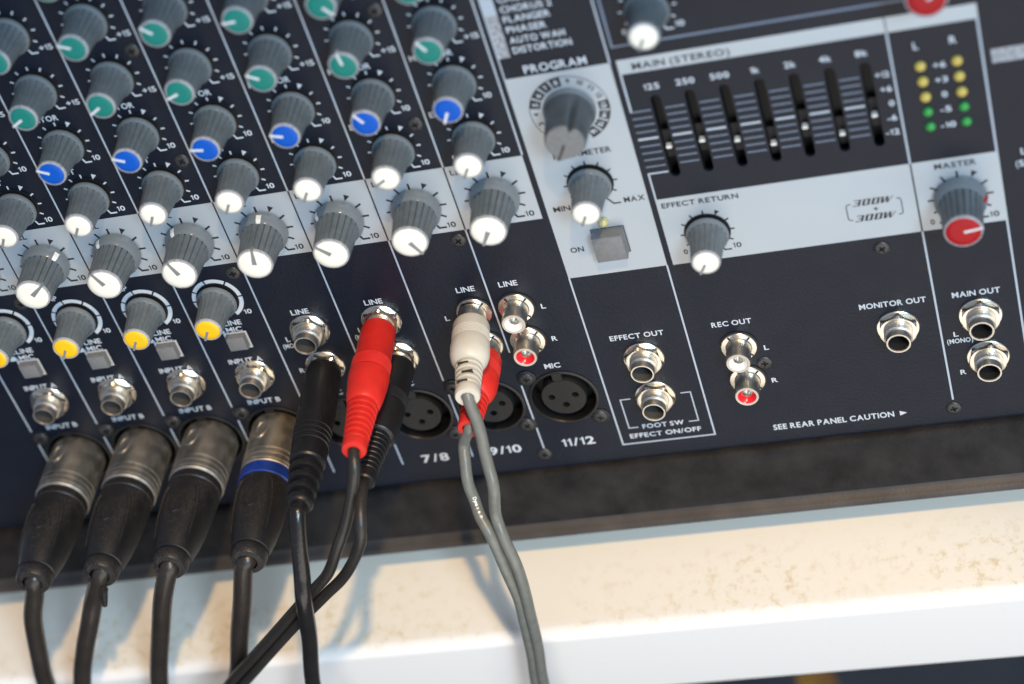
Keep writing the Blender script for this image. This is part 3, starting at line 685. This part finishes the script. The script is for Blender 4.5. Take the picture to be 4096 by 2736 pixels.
boot_prof = [(9.5,24.0),(9.75,24.4),(9.75,27.0),(9.3,27.4),(9.3,28.2),(9.7,28.6),(9.6,35),(9.3,44),(8.5,50.5),(7.4,55.8),(6.7,58.0),(6.2,58.3),(6.2,59.0),(6.5,59.4),(6.4,62.2),(5.7,63.4),(3.6,63.6)]
def boot_r(t, r, z):
    k = max(0,min(1,(z-28.6)/14))*max(0,min(1,(58-z)/4))
    return r*(1-0.12*k*abs(math.cos(t))**6)                      # flattened cheeks
def boot_mesh():
    q = G().lathe(boot_prof, 48, rad=boot_r)
    for sx in (-1,1):                                             # raised fin along each side
        pts = []
        for a_, z_, r_ in ((50,31.5,9.5),(44,33.5,9.75),(38,38,9.55),(33,44,9.1),(30,49,8.5),(28,53,7.9)):
            t = R(90+sx*(90-a_)*0.86); pts.append((r_*math.cos(t), r_*math.sin(t), z_))
        q.tube(spline(pts,4), lambda t: 0.8*(1-0.3*t), 8)
    pts = [(9.32*math.cos(R(90+a_)), 9.32*math.sin(R(90+a_)), z_) for a_, z_ in ((-20,39),(-15,43),(-6,44.8),(6,44.8),(15,43),(20,39))]
    q.tube(spline(pts,3), 0.28, 6)
    return q.mesh('plug_boot', M['boot'], 38)
BOOT = boot_mesh()
xlr_lab = ['dark nickel microphone plug and black cable at the far left','second dark microphone plug from the left, a torn flap at its cable collar','third dark microphone plug from the left, with worn black boot','microphone plug with blue ring and its black cable']
XP = [[(4,1,310,745,85.5),(4,1,298,950,89),(4,1,318,1150,92),(4,1,362,1350,95),(4,1,415,1568,97)],
      [(4,1,850,800,87),(4,1,805,1000,91),(4,1,765,1250,95),(4,1,738,1568,98)],
      [(4,1,1500,580,86),(4,1,1455,850,91),(4,1,1437,1150,95),(4,1,1430,1568,98)],
      [(4,1,2190,520,86),(4,1,2170,800,91),(4,1,2152,1100,95),(4,1,2140,1400,98),(4,1,2128,1568,99)]]
XD = [(0.0,0),(-0.6,0.4),(-1.0,0.7),(0.9,-0.6)]
for i in range(4):
    base = (XLRX[i], XLRY, 0.6)
    c = thing('microphone_cable', xlr_lab[i], 'microphone cable', base, 'microphone cables plugged into the mixer')
    kind = 'xlr_pale' if i == 3 else 'xlr'
    d = Vector((XD[i][0],XD[i][1],62)).normalized()
    sh = obj('plug_shell', shell_m[kind], c); aim(sh, d); obj('latch_window', emb_m[kind], sh, rz=R(12))
    bt = obj('plug_boot', BOOT, c); aim(bt, d)
    if i == 3:
        rg = obj('identification_ring', G().lathe([(9.9,23.7),(10.2,24.0),(10.2,28.6),(9.7,29.0)], 48).mesh('identification_ring', M['blue_ring'], 40), c); aim(rg, d)
    P = path([Vector(base)+d*54, Vector(base)+d*61], XP[i])
    obj('cord', G().tube(spline(rel(P,base),10), 3.45, 18).mesh('cord', M['cord'], 60), c)
    if i == 1:                                                    # torn sleeve end beside the collar
        q0 = at_out(*zp(4,1,932,722),89)-Vector(base); q1 = at_out(*zp(4,1,940,862),91.5)-Vector(base)
        obj('torn_sleeve', G().tube([q0,(q0+q1)/2,q1], lambda t: 1.5-0.5*t, 10).mesh('torn_sleeve', M['boot'], 50), c)
# --- moulded plugs
def ribbed(r0, r1, z0, z1, n, depth=0.8, fill=0.62):
    out = []; p = (z1-z0)/n
    for k in range(n):
        r = r0+(r1-r0)*k/max(1,n-1); z = z0+p*k
        out += [(r-depth,z),(r-depth,z+p*(1-fill)*0.8),(r-0.12,z+p*(1-fill)),(r,z+p*(1-fill)+0.2),(r,z+p*0.85),(r-0.15,z+p*0.95)]
    return out
def knurl(r, z0, z1, n=6, d=0.14):
    out = []; p = (z1-z0)/n
    for k in range(n): out += [(r,z0+p*k),(r,z0+p*(k+0.6)),(r-d,z0+p*(k+0.7)),(r-d,z0+p*(k+0.9))]
    return out
def plug(cable, name, base, start, end, prof, m, local_base, smooth=32, extra=None):
    d = (Vector(end)-Vector(start)); L = d.length; o = obj(name, G().lathe(prof, 44, cap0=True).mesh(name, m, smooth), cable, Vector(start)-Vector(local_base)); aim(o, d); return o, d.normalized(), L
def conn(cable, start, base, d, r, l, off=-4):
    o = obj('plug_sleeve', G().lathe([(r,off),(r,l)], 32).mesh('plug_sleeve', M['chrome_dull'], 40), cable, Vector(start)-Vector(base)); aim(o, d)
# straight black quarter-inch plug
b0 = (122.1,-51.4,0.5); bs, be = (122.1,-51.4,3.6), (124.9,-53.0,66)
c = thing('instrument_cable', 'black cable hanging straight from the all-black ringed jack plug beside the blue-ringed plug', 'audio cable', b0)
pb = [(5.6,0),(6.3,0.5),(6.55,2),(6.7,12),(6.75,22),(6.55,26.5)]+[(6.4,27.2),(6.4,28.2),(6.75,28.6)]
z = 28.6
for k in range(4): pb += [(6.75-0.06*k,z),(6.72-0.06*k,z+1.3),(6.3-0.06*k,z+1.5),(6.3-0.06*k,z+2.0)]; z += 2.3
pb += [(6.4,z+0.5),(6.2,z+6.5),(5.7,z+7.2)]; z += 7.6
pb += ribbed(5.9,4.5,z,63.5,4,1.5,0.62)+[(3.9,63.9),(2.7,64.0)]
o, d, L = plug(c,'plug_body',b0,bs,be,pb,M['plug_black'],b0)
q = G().add([(-2.4,6.60,9),(2.4,6.60,9),(2.1,6.62,22),(0,6.72,24.5),(-2.1,6.62,22)], [])
q.tube([(-4.6,5.2,9),(-4.5,5.3,18),(-3.6,5.9,22),(-2.2,6.55,23.5)],0.16,6); q.tube([(3.8,5.6,17),(4.1,5.5,21),(4.6,5.1,24.5),(5.2,4.4,26.5)],0.16,6)
o2 = obj('moulding_seam', q.mesh('moulding_seam', M['plug_black'], 40), c, Vector(bs)-Vector(b0)); aim(o2, d)
P = path([Vector(bs)+d*56, Vector(bs)+d*64], [(4,2,370,60,84),(4,2,385,300,91),(4,2,410,600,99),(4,2,435,850,105.5),(4,2,475,1150,108),(4,2,515,1568,109)])
obj('cord', G().tube(spline(rel(P,b0),10), 2.9, 18).mesh('cord', M['cord_black'], 60), c)
# red + black pair (two plugs, twin flat cord)
b0 = (148.7,-34.0,0.5)
c = thing('twin_plug_cable', 'dark twin-lead cable with one red and one black plug side by side', 'audio cable', b0)
rs, re_ = (148.6,-33.9,5.0), (149.5,-34.5,63)
pr_ = [(5.1,-0.3),(5.8,0.2),(6.1,1.5),(6.2,8),(6.3,16.5),(6.55,17.2)]+knurl(6.8,17.3,22.8,8)+[(6.95,23.2),(7.0,24),(6.85,28),(6.3,33.5),(5.75,36.8),(5.2,37.6)]+ribbed(5.2,4.2,37.8,55,7,0.75,0.66)+[(4.1,55.2),(4.15,58.0),(3.9,58.6),(2.1,58.7),(1.9,56.5)]
o, d, L = plug(c,'red_plug',b0,rs,re_,pr_,M['plug_red'],b0); conn(c,rs,b0,d,4.0,2)
conn(c,(149.9,-51.7,4.4),b0,Vector((-2.4,1.2,56)).normalized(),4.0,2)
ks, ke = (150.0,-51.9,4.6), (147.5,-50.7,61)
pk_ = [(5.1,-0.3),(5.8,0.2),(6.1,1.5),(6.2,8),(6.25,15.5),(6.4,16.0)]+knurl(6.75,16.2,21.0,7)+[(6.8,21.3),(6.75,22),(6.65,28),(6.2,33),(5.7,35.5),(5.0,36.2)]+ribbed(5.0,3.7,36.4,53,8,0.75,0.62)+[(3.6,53.2),(3.7,57.0),(3.3,57.6),(1.9,57.7)]
o, d2, L2 = plug(c,'black_plug',b0,ks,ke,pk_,M['plug_black'],b0)
PA = path([Vector(rs)+d*50, Vector(rs)+d*57.5], [(3,2,880,1300,77),(3,2,852,1568,83),(4,2,800,130,88),(4,2,740,330,93),(4,2,650,560,97),(4,2,520,725,99),(4,2,300,965,101),(4,2,0,1300,103),(4,2,-260,1600,104)], dx=-60)
PB = path([Vector(ks)+d2*49, Vector(ks)+d2*56.5], [(3,2,955,1460,79),(4,2,935,0,87),(4,2,940,150,92),(4,2,935,280,95),(4,2,880,450,97.5),(4,2,770,625,99),(4,2,600,795,100.5),(4,2,300,1092,102),(4,2,0,1440,104),(4,2,-260,1745,105)], dx=-60)
obj('cord', G().tube(spline(rel(PA,b0),10), 2.0, 14).mesh('cord', M['cord_matte'], 60), c)
obj('cord', G().tube(spline(rel(PB,b0),10), 2.0, 14).mesh('cord', M['cord_matte'], 60), c)
# white + red pair on phono sockets
b0 = (181.9,-35.6,0.5)
c = thing('phono_cable', 'grey twin-lead cable with one white and one red phono plug', 'audio cable', b0)
ws, we = (181.8,-35.6,7.0), (184.6,-36.9,41.5)
pw = [(5.2,-0.4),(6.0,0.1),(6.35,1.2),(6.45,4.5)]+knurl(6.5,4.8,9.2,6)+[(6.5,9.3),(6.75,11.5),(6.75,15.0),(6.2,17.6),(5.0,19.4),(4.55,19.8)]+ribbed(4.7,4.2,20.0,31.0,5,0.85,0.66)+[(4.2,31.2),(4.3,34.2),(4.0,34.9),(2.3,35.0),(2.0,33)]
o, d, L = plug(c,'white_plug',b0,ws,we,pw,M['plug_white'],b0); conn(c,ws,b0,d,4.9,1,-5.5)
q = G()
for k, zz in enumerate((22.6,26.9,31.0)): q.box(-2.6+1.6*(k%2),1.0+1.6*(k%2),2.0,4.70-0.08*k,zz-0.32,zz+0.32)
o2 = obj('relief_slot', q.mesh('relief_slot', M['hole']), c, Vector(ws)-Vector(b0)); aim(o2, d)
rs, re_ = (182.0,-51.1,7.0), (181.2,-50.9,41)
pr2 = [(5.2,-0.4),(6.0,0.1),(6.35,1.2),(6.45,4.5)]+knurl(6.5,4.8,9.2,6)+[(6.5,9.3),(6.7,11.5),(6.65,15.0),(6.1,17.6),(5.0,19.4),(4.5,19.8)]+ribbed(4.6,4.0,20.0,31.0,5,0.7,0.66)+[(4.0,31.2),(4.1,34.2),(3.8,34.9),(2.3,35.0)]
o, d3, L3 = plug(c,'red_plug',b0,rs,re_,pr2,M['plug_red'],b0); conn(c,rs,b0,d3,4.9,1,-5.5)
PA = path([Vector(ws)+d*27, Vector(ws)+d*34], [(3,2,1965,820,55),(3,2,2020,1010,60),(3,2,2085,1270,67),(3,2,2130,1480,73),(4,2,2152,60,77),(4,2,2215,250,82.5),(4,3,40,500,89),(4,3,128,800,94),(4,3,180,1000,96.5),(4,3,240,1290,99),(4,3,290,1568,100.5)])
PB = path([Vector(rs)+d3*27, Vector(rs)+d3*34], [(3,2,1868,1060,56),(3,2,1870,1220,61),(3,2,1905,1420,67),(3,2,1960,1580,71),(4,2,2015,70,76),(4,2,2110,255,82),(4,3,-45,560,89),(4,3,55,800,93),(4,3,110,1000,95.5),(4,3,172,1290,98),(4,3,222,1568,99.5)])
obj('cord', G().tube(spline(rel(PA,b0),10), 2.05, 14).mesh('cord', M['cord_grey'], 60), c)
cord_r = obj('cord', G().tube(spline(rel(PB,b0),10), 2.05, 14).mesh('cord', M['cord_grey'], 60), c)
def to_pix(p):
    q_ = CR @ Vector(p) + CT; return Vector((W_PX/2+F_PX*q_.x/q_.z, H_PX/2+F_PX*q_.y/q_.z))
fine = spline(PB,40); q = G()
for ch, lx, ly in zip('Dynasen', (190,215,255,305,350,397,442), (200,292,360,455,545,625,715)):
    k = min(range(1,len(fine)-1), key=lambda i: (to_pix(fine[i])-Vector((1870+lx/6.4, 1950+ly/6.4))).length)
    p_ = fine[k]; along = (fine[k+1]-fine[k-1]).normalized(); tocam = CAM_P-p_; tocam = (tocam-along*tocam.dot(along)).normalized()
    side = tocam.cross(along).normalized(); v_, f_, w_ = glyph(ch); sc = 1.75
    q.add([tuple(p_-Vector(b0)+tocam*2.12+along*((a-w_/2)*sc)+side*((b-0.35)*sc)+side*0.35) for a, b in v_], f_)
obj('printed_lettering', q.mesh('printed_lettering', M['mark']), cord_r)

# ================================================================ things below the ledge, at the bottom right corner
def world_at(u, v, z):
    d = PANEL.to_3x3() @ pix_ray(u,v); o_ = PANEL @ (cam_in*MM); k = (z-o_.z)/d.z; return o_+d*k
a = world_at(3240,2720,0.02); b = world_at(3285,2720,0.02)
q = G().box(-5.0,5.0,-16,16,0,430)
w = bpy.data.objects.new('wooden_post', q.mesh('wooden_post', M['wood'])); COL.objects.link(w)
w['label'] = 'orange wooden post standing below the ledge, bottom right'; w['category'] = 'post'
pp = world_at(3262,2725,0.40); w.location = (pp.x, pp.y, 0)
q = G(); nn = 14
for i in range(nn):
    for j in range(8):
        f_ = lambda a, b: (a*60-420, b*50-200, 14+9*math.sin(a*0.9+b*0.5)+6*math.sin(b*1.3))
        q.add([f_(i,j),f_(i+1,j),f_(i+1,j+1),f_(i,j+1)], [(0,1,2,3)])
w = bpy.data.objects.new('cloth', q.mesh('cloth', M['cloth'], 60)); COL.objects.link(w)
w['label'] = 'dull pink cloth lying on the dark floor'; w['category'] = 'cloth'
pp = world_at(4150,2736,0.02); w.location = (pp.x+0.42, pp.y-0.18, 0.005)
